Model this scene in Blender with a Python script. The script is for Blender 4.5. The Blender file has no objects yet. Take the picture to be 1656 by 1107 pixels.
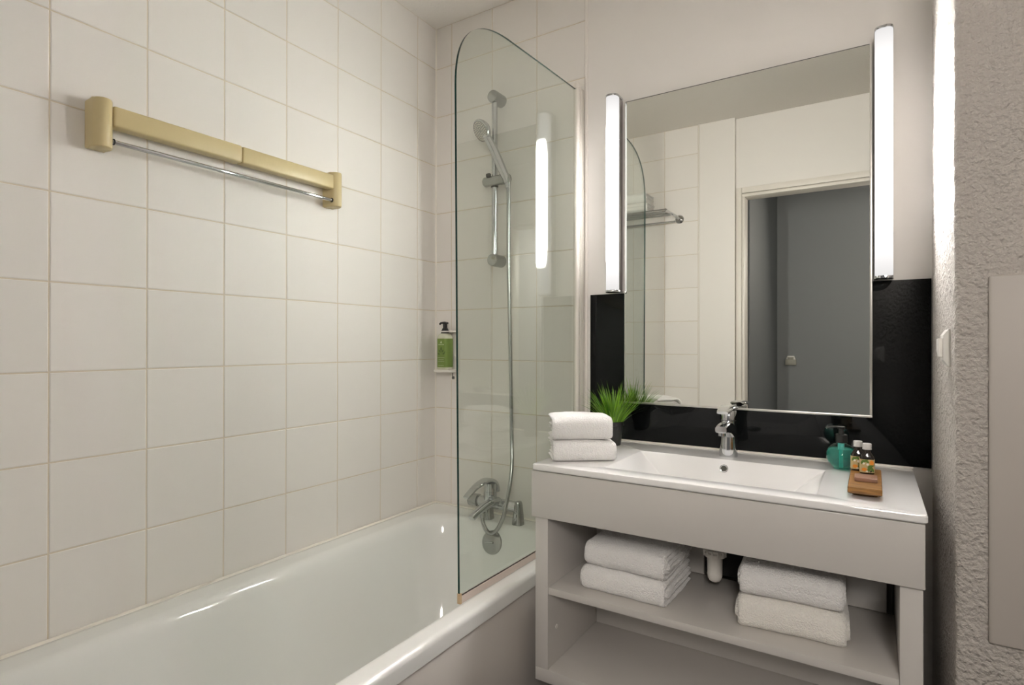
import bpy, bmesh, math, random
import numpy as np
from mathutils import Vector, Matrix, noise

S = bpy.context.scene
COL = S.collection
random.seed(7)
PI = math.pi

# ------------------------------------------------------------------ camera, world, exposure
cam = bpy.data.cameras.new('camera')
cam.sensor_fit = 'HORIZONTAL'; cam.sensor_width = 36.0
cam.lens = 36.0 * 918.606 / 1656.0
cam.clip_start = 0.02; cam.clip_end = 50
cam_o = bpy.data.objects.new('camera', cam); COL.objects.link(cam_o)
YAW, PIT, ROL = 0.5663, 0.00202, 0.00122
fw = Vector((-math.sin(YAW) * math.cos(PIT), math.cos(YAW) * math.cos(PIT), math.sin(PIT)))
rt = Vector((math.cos(YAW), math.sin(YAW), 0)); up = rt.cross(fw)
r2 = rt * math.cos(ROL) + up * math.sin(ROL); u2 = -rt * math.sin(ROL) + up * math.cos(ROL)
M = Matrix((r2, u2, -fw)).transposed().to_4x4()
M.translation = Vector((1.5326, -1.82081, 1.18235))
cam_o.matrix_world = M
S.camera = cam_o

W = bpy.data.worlds.new('world'); S.world = W; W.use_nodes = True
W.node_tree.nodes['Background'].inputs[0].default_value = (0.9, 0.95, 1, 1)
W.node_tree.nodes['Background'].inputs[1].default_value = 0.02

LAMP = 180.0
S.view_settings.view_transform = 'Standard'; S.view_settings.look = 'None'
S.view_settings.exposure = 0.92; S.view_settings.gamma = 1.0; S.view_settings.use_curve_mapping = False
S.cycles.max_bounces = 14; S.cycles.diffuse_bounces = 7; S.cycles.glossy_bounces = 8
S.cycles.transparent_max_bounces = 24; S.cycles.transmission_bounces = 10
S.cycles.sample_clamp_indirect = 6.0

# unseen fill light added in the hallway to brighten vanity front and pier
hl = bpy.data.lights.new('hall_fill', 'AREA'); hl.shape = 'DISK'; hl.size = 0.5; hl.energy = 14.0; hl.color = (1, 0.93, 0.86)
hlo = bpy.data.objects.new('hall_fill', hl); COL.objects.link(hlo); hlo.location = (1.94, -2.80, 1.95); hlo.rotation_euler = (math.radians(74), 0, math.radians(-14))

# ------------------------------------------------------------------ materials
def srgb(r, g, b):
    f = lambda c: (c / 255 / 12.92) if c / 255 <= 0.04045 else ((c / 255 + 0.055) / 1.055) ** 2.4
    return (f(r), f(g), f(b), 1)

def mat(name, col, rough=0.5, metal=0.0, spec=0.5, bump=None, var=0.0, coat=0.0, sheen=0.0):
    """bump = (noise scale, strength, distance)"""
    m = bpy.data.materials.new(name); m.use_nodes = True
    nt = m.node_tree; b = nt.nodes['Principled BSDF']
    c = col if len(col) == 4 else (*col, 1)
    b.inputs['Base Color'].default_value = c
    b.inputs['Roughness'].default_value = rough
    b.inputs['Metallic'].default_value = metal
    b.inputs['Specular IOR Level'].default_value = spec
    b.inputs['Coat Weight'].default_value = coat
    if sheen: b.inputs['Sheen Weight'].default_value = sheen
    tc = nt.nodes.new('ShaderNodeTexCoord')
    if bump:
        n = nt.nodes.new('ShaderNodeTexNoise'); n.inputs['Scale'].default_value = bump[0]; n.inputs['Detail'].default_value = 5
        nt.links.new(tc.outputs['Object'], n.inputs['Vector'])
        bp = nt.nodes.new('ShaderNodeBump'); bp.inputs['Strength'].default_value = bump[1]; bp.inputs['Distance'].default_value = bump[2]
        nt.links.new(n.outputs['Fac'], bp.inputs['Height']); nt.links.new(bp.outputs['Normal'], b.inputs['Normal'])
    if var:
        oi = nt.nodes.new('ShaderNodeObjectInfo')
        mp = nt.nodes.new('ShaderNodeMapRange'); mp.inputs['To Min'].default_value = 1 - var; mp.inputs['To Max'].default_value = 1 + var
        nt.links.new(oi.outputs['Random'], mp.inputs['Value'])
        hs = nt.nodes.new('ShaderNodeHueSaturation'); hs.inputs['Color'].default_value = c
        nt.links.new(mp.outputs['Result'], hs.inputs['Value']); nt.links.new(hs.outputs['Color'], b.inputs['Base Color'])
    return m

def clear(name, tint, rough=0.0, ior=1.5):
    """thin clear pane: tinted transparency with Fresnel reflection on both faces"""
    m = bpy.data.materials.new(name); m.use_nodes = True
    nt = m.node_tree; nt.nodes.clear()
    out = nt.nodes.new('ShaderNodeOutputMaterial'); mix = nt.nodes.new('ShaderNodeMixShader')
    tr = nt.nodes.new('ShaderNodeBsdfTransparent'); tr.inputs[0].default_value = (*tint, 1)
    gl = nt.nodes.new('ShaderNodeBsdfGlossy'); gl.inputs['Roughness'].default_value = rough; gl.inputs[0].default_value = (1, 1, 1, 1)
    fr = nt.nodes.new('ShaderNodeFresnel'); ge = nt.nodes.new('ShaderNodeNewGeometry')
    mp = nt.nodes.new('ShaderNodeMapRange'); mp.inputs['To Min'].default_value = ior; mp.inputs['To Max'].default_value = 1 / ior
    nt.links.new(ge.outputs['Backfacing'], mp.inputs['Value']); nt.links.new(mp.outputs['Result'], fr.inputs['IOR'])
    nt.links.new(fr.outputs[0], mix.inputs[0]); nt.links.new(tr.outputs[0], mix.inputs[1]); nt.links.new(gl.outputs[0], mix.inputs[2])
    nt.links.new(mix.outputs[0], out.inputs[0])
    return m

M_tile = mat('tile_glaze', (0.80, 0.77, 0.735), 0.5, spec=0.22, var=0.02)
M_grout = mat('grout', (0.69, 0.61, 0.49), 0.9)
M_paint = mat('wall_paint', (0.80, 0.77, 0.735), 0.6, spec=0.3, bump=(220, 0.08, 0.002))
M_ceil = mat('ceiling_stucco', (0.80, 0.77, 0.73), 0.8, spec=0.2, bump=(130, 0.5, 0.004))
M_plaster = mat('rough_plaster', (0.56, 0.52, 0.48), 0.6, spec=0.15, bump=(120, 1.0, 0.014))
M_whiteplastic = mat('white_plastic', (0.82, 0.79, 0.74), 0.35)
M_cream = mat('cream_profile', (0.74, 0.70, 0.64), 0.4)
M_trim = mat('trim_white', (0.86, 0.82, 0.77), 0.4)
M_enamel = mat('white_enamel', (0.83, 0.835, 0.81), 0.08, coat=0.3)
M_apron = mat('apron_gloss', (0.68, 0.64, 0.60), 0.18)
M_vanity = mat('vanity_lacquer', (0.61, 0.585, 0.555), 0.22)
M_ceramic = mat('ceramic', (0.86, 0.85, 0.84), 0.07, coat=0.3)
M_chrome = mat('chrome', (0.58, 0.59, 0.60), 0.06, metal=1)
M_chrome_s = mat('chrome_satin', (0.40, 0.41, 0.40), 0.2, metal=1)
M_alu = mat('brushed_aluminium', (0.72, 0.70, 0.66), 0.32, metal=1)
M_mirror = mat('mirror_silver', (0.79, 0.795, 0.74), 0.0, metal=1)
M_black = mat('black_glass', (0.004, 0.0048, 0.005), 0.06, spec=0.22)
M_blackp = mat('black_plastic', (0.012, 0.012, 0.012), 0.3)
M_glass = clear('screen_glass', (0.935, 0.962, 0.94))
M_edge = mat('glass_edge', (0.004, 0.03, 0.024), 0.12)
M_beige = mat('beige_plastic', (0.57, 0.47, 0.26), 0.34)
M_dark = mat('dark_gap', (0.02, 0.02, 0.02), 0.8)
M_floor = mat('floor_vinyl', (0.06, 0.055, 0.05), 0.5)
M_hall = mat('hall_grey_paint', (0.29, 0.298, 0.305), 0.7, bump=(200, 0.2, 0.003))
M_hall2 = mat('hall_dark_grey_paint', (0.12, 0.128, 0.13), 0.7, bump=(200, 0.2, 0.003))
M_seal = mat('sealant', (0.86, 0.82, 0.74), 0.5)
M_socket = mat('old_switch', (0.42, 0.40, 0.34), 0.5)

def towel_mat(name, c):
    m = bpy.data.materials.new(name); m.use_nodes = True
    nt = m.node_tree; b = nt.nodes['Principled BSDF']
    b.inputs['Base Color'].default_value = (*c, 1); b.inputs['Roughness'].default_value = 0.95
    b.inputs['Specular IOR Level'].default_value = 0.1; b.inputs['Sheen Weight'].default_value = 0.6
    tc = nt.nodes.new('ShaderNodeTexCoord')
    v = nt.nodes.new('ShaderNodeTexVoronoi'); v.inputs['Scale'].default_value = 300
    n = nt.nodes.new('ShaderNodeTexNoise'); n.inputs['Scale'].default_value = 160; n.inputs['Detail'].default_value = 4
    a = nt.nodes.new('ShaderNodeMath'); a.operation = 'ADD'
    nt.links.new(tc.outputs['Object'], v.inputs['Vector']); nt.links.new(tc.outputs['Object'], n.inputs['Vector'])
    nt.links.new(v.outputs['Distance'], a.inputs[0]); nt.links.new(n.outputs['Fac'], a.inputs[1])
    bp = nt.nodes.new('ShaderNodeBump'); bp.invert = True; bp.inputs['Strength'].default_value = 0.6; bp.inputs['Distance'].default_value = 0.005
    nt.links.new(a.outputs[0], bp.inputs['Height']); nt.links.new(bp.outputs['Normal'], b.inputs['Normal'])
    return m
M_towel = towel_mat('terry_white', (0.95, 0.935, 0.92))
M_towel2 = towel_mat('terry_offwhite', (0.92, 0.89, 0.83))

def lamp_mat():
    m = bpy.data.materials.new('lamp_diffuser'); m.use_nodes = True
    nt = m.node_tree; nt.nodes.clear()
    out = nt.nodes.new('ShaderNodeOutputMaterial'); em = nt.nodes.new('ShaderNodeEmission')
    em.inputs[0].default_value = (1.0, 0.975, 0.96, 1)
    tc = nt.nodes.new('ShaderNodeTexCoord'); sp = nt.nodes.new('ShaderNodeSeparateXYZ')
    nt.links.new(tc.outputs['Generated'], sp.inputs[0])
    # tube inside is shorter than the diffuser: it dims towards both ends
    s1 = nt.nodes.new('ShaderNodeMath'); s1.operation = 'SUBTRACT'; s1.inputs[1].default_value = 0.5
    ab = nt.nodes.new('ShaderNodeMath'); ab.operation = 'ABSOLUTE'
    mp = nt.nodes.new('ShaderNodeMapRange'); mp.interpolation_type = 'SMOOTHSTEP'
    mp.inputs['From Min'].default_value = 0.37; mp.inputs['From Max'].default_value = 0.22
    mp.inputs['To Min'].default_value = 0.0; mp.inputs['To Max'].default_value = LAMP
    me_ = nt.nodes.new('ShaderNodeMapRange'); me_.inputs['From Min'].default_value = 0.5; me_.inputs['From Max'].default_value = 0.35
    me_.inputs['To Min'].default_value = 0.44; me_.inputs['To Max'].default_value = 0.64
    nt.links.new(ab.outputs[0], me_.inputs['Value'])
    # the tube sits behind the middle of the face: the rounded edges give off far less
    ge = nt.nodes.new('ShaderNodeNewGeometry'); sn = nt.nodes.new('ShaderNodeSeparateXYZ')
    ng = nt.nodes.new('ShaderNodeMath'); ng.operation = 'MULTIPLY'; ng.inputs[1].default_value = -1; ng.use_clamp = True
    pw = nt.nodes.new('ShaderNodeMath'); pw.operation = 'POWER'; pw.inputs[1].default_value = 4; pw.use_clamp = True
    ml_ = nt.nodes.new('ShaderNodeMath'); ml_.operation = 'MULTIPLY'
    mx_ = nt.nodes.new('ShaderNodeMath'); mx_.operation = 'MAXIMUM'; pass
    nt.links.new(ge.outputs['True Normal'], sn.inputs[0]); nt.links.new(sn.outputs['Y'], ng.inputs[0]); nt.links.new(ng.outputs[0], pw.inputs[0])
    nt.links.new(pw.outputs[0], ml_.inputs[0]); nt.links.new(ml_.outputs[0], mx_.inputs[0]); nt.links.new(me_.outputs['Result'], mx_.inputs[1])
    nt.links.new(sp.outputs['Z'], s1.inputs[0]); nt.links.new(s1.outputs[0], ab.inputs[0]); nt.links.new(ab.outputs[0], mp.inputs['Value'])
    nt.links.new(mp.outputs['Result'], ml_.inputs[1]); nt.links.new(mx_.outputs[0], em.inputs[1]); nt.links.new(em.outputs[0], out.inputs[0])
    return m
M_lamp = lamp_mat()

# ------------------------------------------------------------------ builders
def wloc(o):
    v = Vector((0, 0, 0))
    while o is not None:
        v += o.location; o = o.parent
    return v

def put(name, verts, faces, m, parent=None, smooth=False, kind=None, mats=None, midx=None, loc=None):
    """verts are in world space; the object's origin is its parent's (or loc)"""
    me = bpy.data.meshes.new(name)
    base = wloc(parent) if parent else Vector(loc or (0, 0, 0))
    me.from_pydata([tuple(Vector(v) - base) for v in verts], [], faces)
    for mm in (mats or [m]): me.materials.append(mm)
    if midx is not None:
        me.polygons.foreach_set('material_index', midx)
    if smooth:
        me.polygons.foreach_set('use_smooth', [True] * len(me.polygons))
    me.update()
    o = bpy.data.objects.new(name, me); COL.objects.link(o)
    if parent: o.parent = parent
    elif loc: o.location = loc
    if kind: o['kind'] = kind
    return o

def put_bm(name, bm, m, parent=None, smooth=False, kind=None, loc=None, angle=None):
    bmesh.ops.recalc_face_normals(bm, faces=bm.faces)
    base = wloc(parent) if parent else Vector(loc or (0, 0, 0))
    for v in bm.verts: v.co -= base
    me = bpy.data.meshes.new(name); bm.to_mesh(me); bm.free()
    me.materials.append(m)
    if smooth or angle:
        me.polygons.foreach_set('use_smooth', [True] * len(me.polygons))
        if angle: me.set_sharp_from_angle(angle=math.radians(angle))
    o = bpy.data.objects.new(name, me); COL.objects.link(o)
    if parent: o.parent = parent
    elif loc: o.location = loc
    if kind: o['kind'] = kind
    return o

def thing(name, label, cat, loc, group=None):
    o = bpy.data.objects.new(name, None); COL.objects.link(o)
    o.empty_display_size = 0.05; o.location = loc
    o['label'] = label; o['category'] = cat
    if group: o['group'] = group
    return o

def tag(o, label, cat, group=None):
    o['label'] = label; o['category'] = cat
    if group: o['group'] = group
    return o

def bm_box(bm, lo, hi, rot=None):
    c = [(a + b) / 2 for a, b in zip(lo, hi)]; s = [abs(b - a) for a, b in zip(lo, hi)]
    r = bmesh.ops.create_cube(bm, size=1.0)
    mt = Matrix.Translation(c) @ (rot.to_4x4() if rot else Matrix()) @ Matrix.Diagonal((*s, 1))
    bmesh.ops.transform(bm, matrix=mt, verts=r['verts'])
    return r['verts']

def box(name, lo, hi, m, parent=None, bevel=0.0, seg=2, kind=None, loc=None, rot=None):
    bm = bmesh.new(); bm_box(bm, lo, hi, rot)
    if bevel:
        bmesh.ops.bevel(bm, geom=list(bm.edges), offset=bevel, segments=seg, affect='EDGES', profile=0.5)
    return put_bm(name, bm, m, parent, kind=kind, loc=loc, angle=35 if bevel else None)

def frame_of(d):
    d = Vector(d).normalized()
    a = Vector((0, 0, 1)) if abs(d.z) < 0.95 else Vector((1, 0, 0))
    x = a.cross(d).normalized(); y = d.cross(x)
    return x, y, d

def lathe_data(profile, origin, axis=(0, 0, 1), n=32, sx=1.0, sy=1.0):
    """profile: (radius, height) pairs"""
    x, y, d = frame_of(axis)
    if abs(Vector(axis).normalized().z) > 0.99: x, y, d = Vector((1, 0, 0)), Vector((0, 1, 0)), Vector((0, 0, 1)) * (1 if axis[2] > 0 else -1)
    o = Vector(origin); V = []; F = []
    for r, h in profile:
        for i in range(n):
            a = 2 * PI * i / n
            V.append(o + d * h + x * (r * sx * math.cos(a)) + y * (r * sy * math.sin(a)))
    k = len(profile)
    for j in range(k - 1):
        for i in range(n):
            i2 = (i + 1) % n
            F.append((j * n + i, j * n + i2, (j + 1) * n + i2, (j + 1) * n + i))
    F.append(tuple(range(n - 1, -1, -1))); F.append(tuple((k - 1) * n + i for i in range(n)))
    return V, F

def to_bm(V, F, bm=None):
    bm = bm or bmesh.new()
    vs = [bm.verts.new(v) for v in V]
    for f in F:
        try: bm.faces.new([vs[i] for i in f])
        except ValueError: pass
    return bm

def lathe(name, profile, origin, m, parent=None, axis=(0, 0, 1), n=32, sx=1.0, sy=1.0, angle=40, kind=None, loc=None):
    V, F = lathe_data(profile, origin, axis, n, sx, sy)
    return put_bm(name, to_bm(V, F), m, parent, angle=angle, kind=kind, loc=loc)

def smooth_path(pts, n=8):
    P = [Vector(p) for p in pts]; out = []
    for i in range(len(P) - 1):
        p0 = P[max(i - 1, 0)]; p1 = P[i]; p2 = P[i + 1]; p3 = P[min(i + 2, len(P) - 1)]
        for k in range(n):
            t = k / n
            out.append(0.5 * ((2 * p1) + (p2 - p0) * t + (2 * p0 - 5 * p1 + 4 * p2 - p3) * t * t + (3 * p1 - p0 - 3 * p2 + p3) * t ** 3))
    out.append(P[-1])
    return out

def sweep_data(pts, rx, ry=None, n=14, upv=None, power=2.0):
    """tube with per-point half sizes (rx sideways, ry along 'up'); superellipse section"""
    P = [Vector(p) for p in pts]; k = len(P)
    rx = rx if hasattr(rx, '__len__') else [rx] * k
    ry = rx if ry is None else (ry if hasattr(ry, '__len__') else [ry] * k)
    V = []; F = []; prev = None
    for i in range(k):
        t = (P[min(i + 1, k - 1)] - P[max(i - 1, 0)]).normalized()
        if upv is not None: u = Vector(upv)
        elif prev is None: u = Vector((0, 0, 1)) if abs(t.z) < 0.9 else Vector((1, 0, 0))
        else: u = prev
        u = (u - t * u.dot(t)).normalized(); prev = u; s = t.cross(u)
        for j in range(n):
            a = 2 * PI * j / n; c, si = math.cos(a), math.sin(a)
            cx = math.copysign(abs(c) ** (2 / power), c); cy = math.copysign(abs(si) ** (2 / power), si)
            V.append(P[i] + s * (rx[i] * cx) + u * (ry[i] * cy))
    for i in range(k - 1):
        for j in range(n):
            j2 = (j + 1) % n
            F.append((i * n + j, i * n + j2, (i + 1) * n + j2, (i + 1) * n + j))
    F.append(tuple(range(n - 1, -1, -1))); F.append(tuple((k - 1) * n + j for j in range(n)))
    return V, F

def sweep(name, pts, rx, m, parent=None, ry=None, n=14, upv=None, power=2.0, angle=50, kind=None, loc=None):
    V, F = sweep_data(pts, rx, ry, n, upv, power)
    return put_bm(name, to_bm(V, F), m, parent, angle=angle, kind=kind, loc=loc)

def rrect(x0, x1, y0, y1, r, z, n=6):
    """rounded rectangle loop, counter-clockwise, 4*(n+1) points"""
    out = []
    for cx, cy, a0 in ((x1 - r, y1 - r, 0), (x0 + r, y1 - r, PI / 2), (x0 + r, y0 + r, PI), (x1 - r, y0 + r, 1.5 * PI)):
        for i in range(n + 1):
            a = a0 + PI / 2 * i / n
            out.append(Vector((cx + r * math.cos(a), cy + r * math.sin(a), z)))
    return out

def loft_bm(loops, cap0=True, cap1=True, bm=None):
    bm = bm or bmesh.new(); R = []
    for L in loops: R.append([bm.verts.new(p) for p in L])
    n = len(loops[0])
    for a, b in zip(R, R[1:]):
        for i in range(n):
            bm.faces.new((a[i], a[(i + 1) % n], b[(i + 1) % n], b[i]))
    if cap0: bm.faces.new(list(reversed(R[0])))
    if cap1: bm.faces.new(R[-1])
    return bm

def extrude_poly(name, poly, axis, a0, a1, m, parent=None, bevel=0.0, angle=30, loc=None, seg=2):
    """poly: 2-D outline in the two other axes (order: xyz without axis)"""
    def P(p, a):
        q = list(p); q.insert('xyz'.index(axis), a); return Vector(q)
    bm = loft_bm([[P(p, a0) for p in poly], [P(p, a1) for p in poly]])
    if bevel:
        ed = [e for e in bm.edges if abs(e.verts[0].co['xyz'.index(axis)] - e.verts[1].co['xyz'.index(axis)]) < 1e-6]
        bmesh.ops.bevel(bm, geom=ed, offset=bevel, segments=seg, affect='EDGES', profile=0.5)
    return put_bm(name, bm, m, parent, angle=angle, loc=loc)

# ------------------------------------------------------------------ setting: walls, tiles, ceiling, floor
CEIL = 2.487
YT, YD = -1.654, -1.684        # rear wall: tiled part, door part
XR = 1.662                     # right wall
G = 0.0015
wall_left = box('wall_left', (-0.1, YT - 0.1, 0), (-G, 0.1, CEIL), M_grout, kind='structure')
wall_back = box('wall_back', (-0.1, G, 0), (2.4, 0.1, CEIL), M_grout, kind='structure')
plaster = box('plaster', (0.69, 0, 0), (XR + 0.05, G, CEIL), M_paint, wall_back)
wall_rear = box('wall_rear', (-0.1, YT - 0.1, 0), (0.66, YT - G, CEIL), M_grout, kind='structure')
box('boxed_panel', (0.66, YT - 0.06, 0), (0.86, YT, CEIL), M_paint, wall_rear)
bm = bmesh.new()
DX0, DX1, DZ = 0.907, 2.12, 2.032  # right jamb, out of view, set wide so the added fill reaches the pier
bm_box(bm, (0.84, YD - 0.1, 0), (DX0 - 0.02, YD, CEIL)); bm_box(bm, (DX1 + 0.02, YD - 0.1, 0), (2.4, YD, CEIL)); bm_box(bm, (DX0 - 0.02, YD - 0.1, DZ + 0.02), (DX1 + 0.02, YD, CEIL))
put_bm('plaster', bm, M_paint, wall_rear)
wall_side = box('wall_side', (2.3, YD, 0), (2.4, -0.2, CEIL), M_paint, kind='structure')
ceiling = box('ceiling', (-0.1, YD - 0.1, CEIL), (2.4, 0.1, CEIL + 0.1), M_ceil, kind='structure')
floor = box('floor', (-0.1, -3.1, -0.1), (2.5, 0.1, 0), M_floor, kind='structure')

tile_mesh = {}
def tile_me(w, h):
    k = (round(w, 4), round(h, 4))
    if k not in tile_mesh:
        bv, t = 0.0016, 0.0032
        a, b = w / 2, h / 2
        V = [(-a, -b, -t), (a, -b, -t), (a, b, -t), (-a, b, -t), (-a, -b, -bv * 0.7), (a, -b, -bv * 0.7), (a, b, -bv * 0.7), (-a, b, -bv * 0.7),
             (-a + bv, -b + bv, 0), (a - bv, -b + bv, 0), (a - bv, b - bv, 0), (-a + bv, b - bv, 0)]
        F = [(8, 9, 10, 11)]
        for i in range(4):
            j = (i + 1) % 4
            F += [(i, j, 4 + j, 4 + i), (4 + i, 4 + j, 8 + j, 8 + i)]
        me = bpy.data.meshes.new('tile'); me.from_pydata(V, [], F); me.materials.append(M_tile); me.update()
        tile_mesh[k] = me
    return tile_mesh[k]

def tiles(parent, us, zs, place):
    J = 0.0030
    for u0, u1 in zip(us, us[1:]):
        for z0, z1 in zip(zs, zs[1:]):
            w, h = abs(u1 - u0) - J, abs(z1 - z0) - J
            if w < 0.015 or h < 0.015: continue
            o = bpy.data.objects.new('tile', tile_me(w, h)); COL.objects.link(o); o.parent = parent
            mt = place((u0 + u1) / 2, (z0 + z1) / 2)
            o.matrix_local = mt @ Matrix.Rotation(random.uniform(-1, 1) * 0.0018, 4, 'X') @ Matrix.Rotation(random.uniform(-1, 1) * 0.0018, 4, 'Y')

rows = [CEIL] + [2.318 - 0.2 * k for k in range(9)] + [0.518]
def axes(x, y, z): return Matrix((x, y, z)).transposed().to_4x4()
# left wall: local x runs along +y, local y up, normal +x
A = axes((0, 1, 0), (0, 0, 1), (1, 0, 0))
tiles(wall_left, [0.0] + [-0.112 - 0.2 * k for k in range(8)] + [YT], rows, lambda u, z: Matrix.Translation((0, u, z)) @ A)
A2 = axes((1, 0, 0), (0, 0, 1), (0, -1, 0))
tiles(wall_back, [0.0, 0.0817, 0.2817, 0.4817, 0.679], rows, lambda u, z: Matrix.Translation((u, 0, z)) @ A2)
A3 = axes((-1, 0, 0), (0, 0, 1), (0, 1, 0))
tiles(wall_rear, [0.0, 0.05, 0.25, 0.45, 0.652], rows, lambda u, z: Matrix.Translation((u, YT, z)) @ A3)
# white beads in the corner and at the tiles' end
sweep('sealant', [(0.0005, -0.0005, 0.53), (0.0005, -0.0005, CEIL)], 0.0032, M_seal, wall_left, n=8)
t = box('trim_1', (0.6795, -0.004, 0), (0.690, G, CEIL), M_trim, bevel=0.0015, kind='structure')
t = box('trim_2', (0.6525, YT - G, 0), (0.661, YT + 0.003, CEIL), M_cream, bevel=0.001, kind='structure')

# pier of rough plaster that ends the back wall on the right, one displaced surface
def value_noise(a, b, scale, seed):
    rng = np.random.default_rng(seed); T = rng.random((256, 256))
    x = a * scale; y = b * scale
    xi = np.floor(x).astype(int); yi = np.floor(y).astype(int); fx = x - xi; fy = y - yi
    fx = fx * fx * (3 - 2 * fx); fy = fy * fy * (3 - 2 * fy)
    g = lambda i, j: T[i % 256, j % 256]
    return (g(xi, yi) * (1 - fx) + g(xi + 1, yi) * fx) * (1 - fy) + (g(xi, yi + 1) * (1 - fx) + g(xi + 1, yi + 1) * fx) * fy - 0.5
YP = -0.482
st = 0.006
path = []; nrm = []; R = 0.009
y = 0.004
while y > YP + R: path.append((XR, y)); nrm.append((-1, 0)); y -= st
for i in range(5):
    a = PI / 2 * i / 4
    path.append((XR + R - R * math.cos(a), YP + R - R * math.sin(a))); nrm.append((-math.cos(a), -math.sin(a)))
x = XR + R + st
while x < 2.31: path.append((x, YP)); nrm.append((0, -1)); x += st if x < 1.80 else 0.05
pa = np.array(path); na = np.array(nrm)
s = np.concatenate([[0], np.cumsum(np.linalg.norm(np.diff(pa, axis=0), axis=1))])
zz = np.linspace(0, CEIL, 400)
SS, ZZ = np.meshgrid(s, zz, indexing='ij')
d = 0.0011 * value_noise(SS, ZZ, 60, 1) * 2 + 0.0009 * value_noise(SS, ZZ * 1.5, 110, 2) * 2 + 0.003 * value_noise(SS, ZZ, 9, 3)
soft = np.clip((YP + 0.02 - 0.0) * 0 + SS / 0.02, 0, 1)
d = d * soft
V = np.stack([pa[:, 0][:, None] + na[:, 0][:, None] * d, pa[:, 1][:, None] + na[:, 1][:, None] * d, ZZ], -1).reshape(-1, 3)
n1, n2 = len(path), len(zz)
F = [(i * n2 + j, (i + 1) * n2 + j, (i + 1) * n2 + j + 1, i * n2 + j + 1) for i in range(n1 - 1) for j in range(n2 - 1)]
wall_right = put('wall_right', V.tolist(), F, M_plaster, smooth=True, kind='structure')
box('wall_right_core', (XR + 0.012, YP + 0.012, 0), (2.3, 0.0, CEIL), M_paint, wall_right)

# doorway in the rear wall: lining and architrave, seen in the mirror
door_1 = box('door_1', (0.862, YD, 0), (0.893, YD + 0.010, 2.083), M_cream, bevel=0.003, kind='structure')
box('architrave', (0.8935, YD, DZ + 0.018), (DX1 + 0.05, YD + 0.010, 2.083), M_cream, door_1, bevel=0.003)
box('architrave', (DX1 + 0.016, YD, 0), (DX1 + 0.05, YD + 0.010, DZ + 0.0175), M_cream, door_1, bevel=0.003)
box('door_lining', (DX0 - 0.018, YD - 0.104, 0), (DX0, YD - 0.004, DZ), M_cream, door_1, bevel=0.002)
box('door_lining', (DX1, YD - 0.104, 0), (DX1 + 0.018, YD - 0.004, DZ), M_cream, door_1, bevel=0.002)
box('door_lining', (DX0 - 0.018, YD - 0.104, DZ), (DX1 + 0.018, YD - 0.004, DZ + 0.018), M_cream, door_1, bevel=0.002)
# hallway
HY = -2.924
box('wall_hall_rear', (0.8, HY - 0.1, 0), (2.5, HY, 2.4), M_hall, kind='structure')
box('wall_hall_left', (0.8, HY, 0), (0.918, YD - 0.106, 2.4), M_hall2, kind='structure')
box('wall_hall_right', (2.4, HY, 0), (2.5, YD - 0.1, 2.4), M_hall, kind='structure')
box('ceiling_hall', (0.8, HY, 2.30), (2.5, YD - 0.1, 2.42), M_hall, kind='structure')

# ------------------------------------------------------------------ bathtub
tub = thing('bathtub', 'white enamelled bathtub set along the tiled wall', 'bathtub', (0.36, -0.82, 0))
Y0, Y1 = YT + 0.002, -0.002
XO = 0.713
def tl(x0, x1, ya, yb, r, z): return rrect(x0, x1, ya, yb, r, z, 10)
L = [     tl(0.002, XO, Y0, Y1, 0.012, 0.487), tl(0.002, XO, Y0, Y1, 0.012, 0.516),
     tl(0.003, XO - 0.001, Y0 + 0.001, Y1 - 0.001, 0.012, 0.5215), tl(0.006, XO - 0.004, Y0 + 0.004, Y1 - 0.004, 0.012, 0.5258),
     tl(0.012, XO - 0.009, Y0 + 0.01, Y1 - 0.01, 0.012, 0.5284), tl(0.025, XO - 0.016, Y0 + 0.03, Y1 - 0.022, 0.03, 0.529),
     tl(0.072, 0.668, Y0 + 0.09, -0.092, 0.12, 0.529), tl(0.082, 0.660, Y0 + 0.10, -0.100, 0.125, 0.5275),
     tl(0.092, 0.653, Y0 + 0.11, -0.108, 0.13, 0.522), tl(0.101, 0.647, Y0 + 0.12, -0.116, 0.13, 0.511),
     tl(0.107, 0.641, Y0 + 0.13, -0.123, 0.13, 0.495), tl(0.115, 0.633, Y0 + 0.15, -0.131, 0.13, 0.46),
     tl(0.130, 0.618, Y0 + 0.21, -0.150, 0.13, 0.38), tl(0.146, 0.602, Y0 + 0.29, -0.172, 0.13, 0.29),
     tl(0.165, 0.583, Y0 + 0.36, -0.200, 0.13, 0.20), tl(0.185, 0.563, Y0 + 0.40, -0.225, 0.12, 0.160),
     tl(0.215, 0.533, Y0 + 0.45, -0.26, 0.10, 0.140), tl(0.28, 0.47, Y0 + 0.6, -0.34, 0.06, 0.134)]
put_bm('tub_shell', loft_bm(L, cap0=False), M_enamel, tub, angle=60)
sweep('sealant', [(0.006, Y0 + 0.01, 0.528), (0.006, -0.006, 0.528), (XO - 0.03, -0.006, 0.528)], 0.0058, M_seal, tub, n=8)
# overflow cover with a pull knob on the sloping end
ofc = Vector((0.374, -0.1285, 0.466)); ofn = Vector((0, -1, 0.22)).normalized()
ov = lathe('overflow_cover', [(0.0, -0.004), (0.041, -0.004), (0.042, 0.002), (0.040, 0.007), (0.028, 0.011), (0.012, 0.0135), (0.0, 0.014)], ofc, M_chrome_s, tub, axis=ofn, n=40, angle=25)
sweep('cover_handle', [ofc + ofn * 0.012 + Vector((-0.024, 0, -0.004)), ofc + ofn * 0.0145 + Vector((0.012, 0, 0.002))], [0.002, 0.0035], M_chrome, ov, n=8)

apron = box('side_panel', (0.688, Y0, 0.0), (0.703, -0.004, 0.486), M_apron, tub, bevel=0.001)

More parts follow.
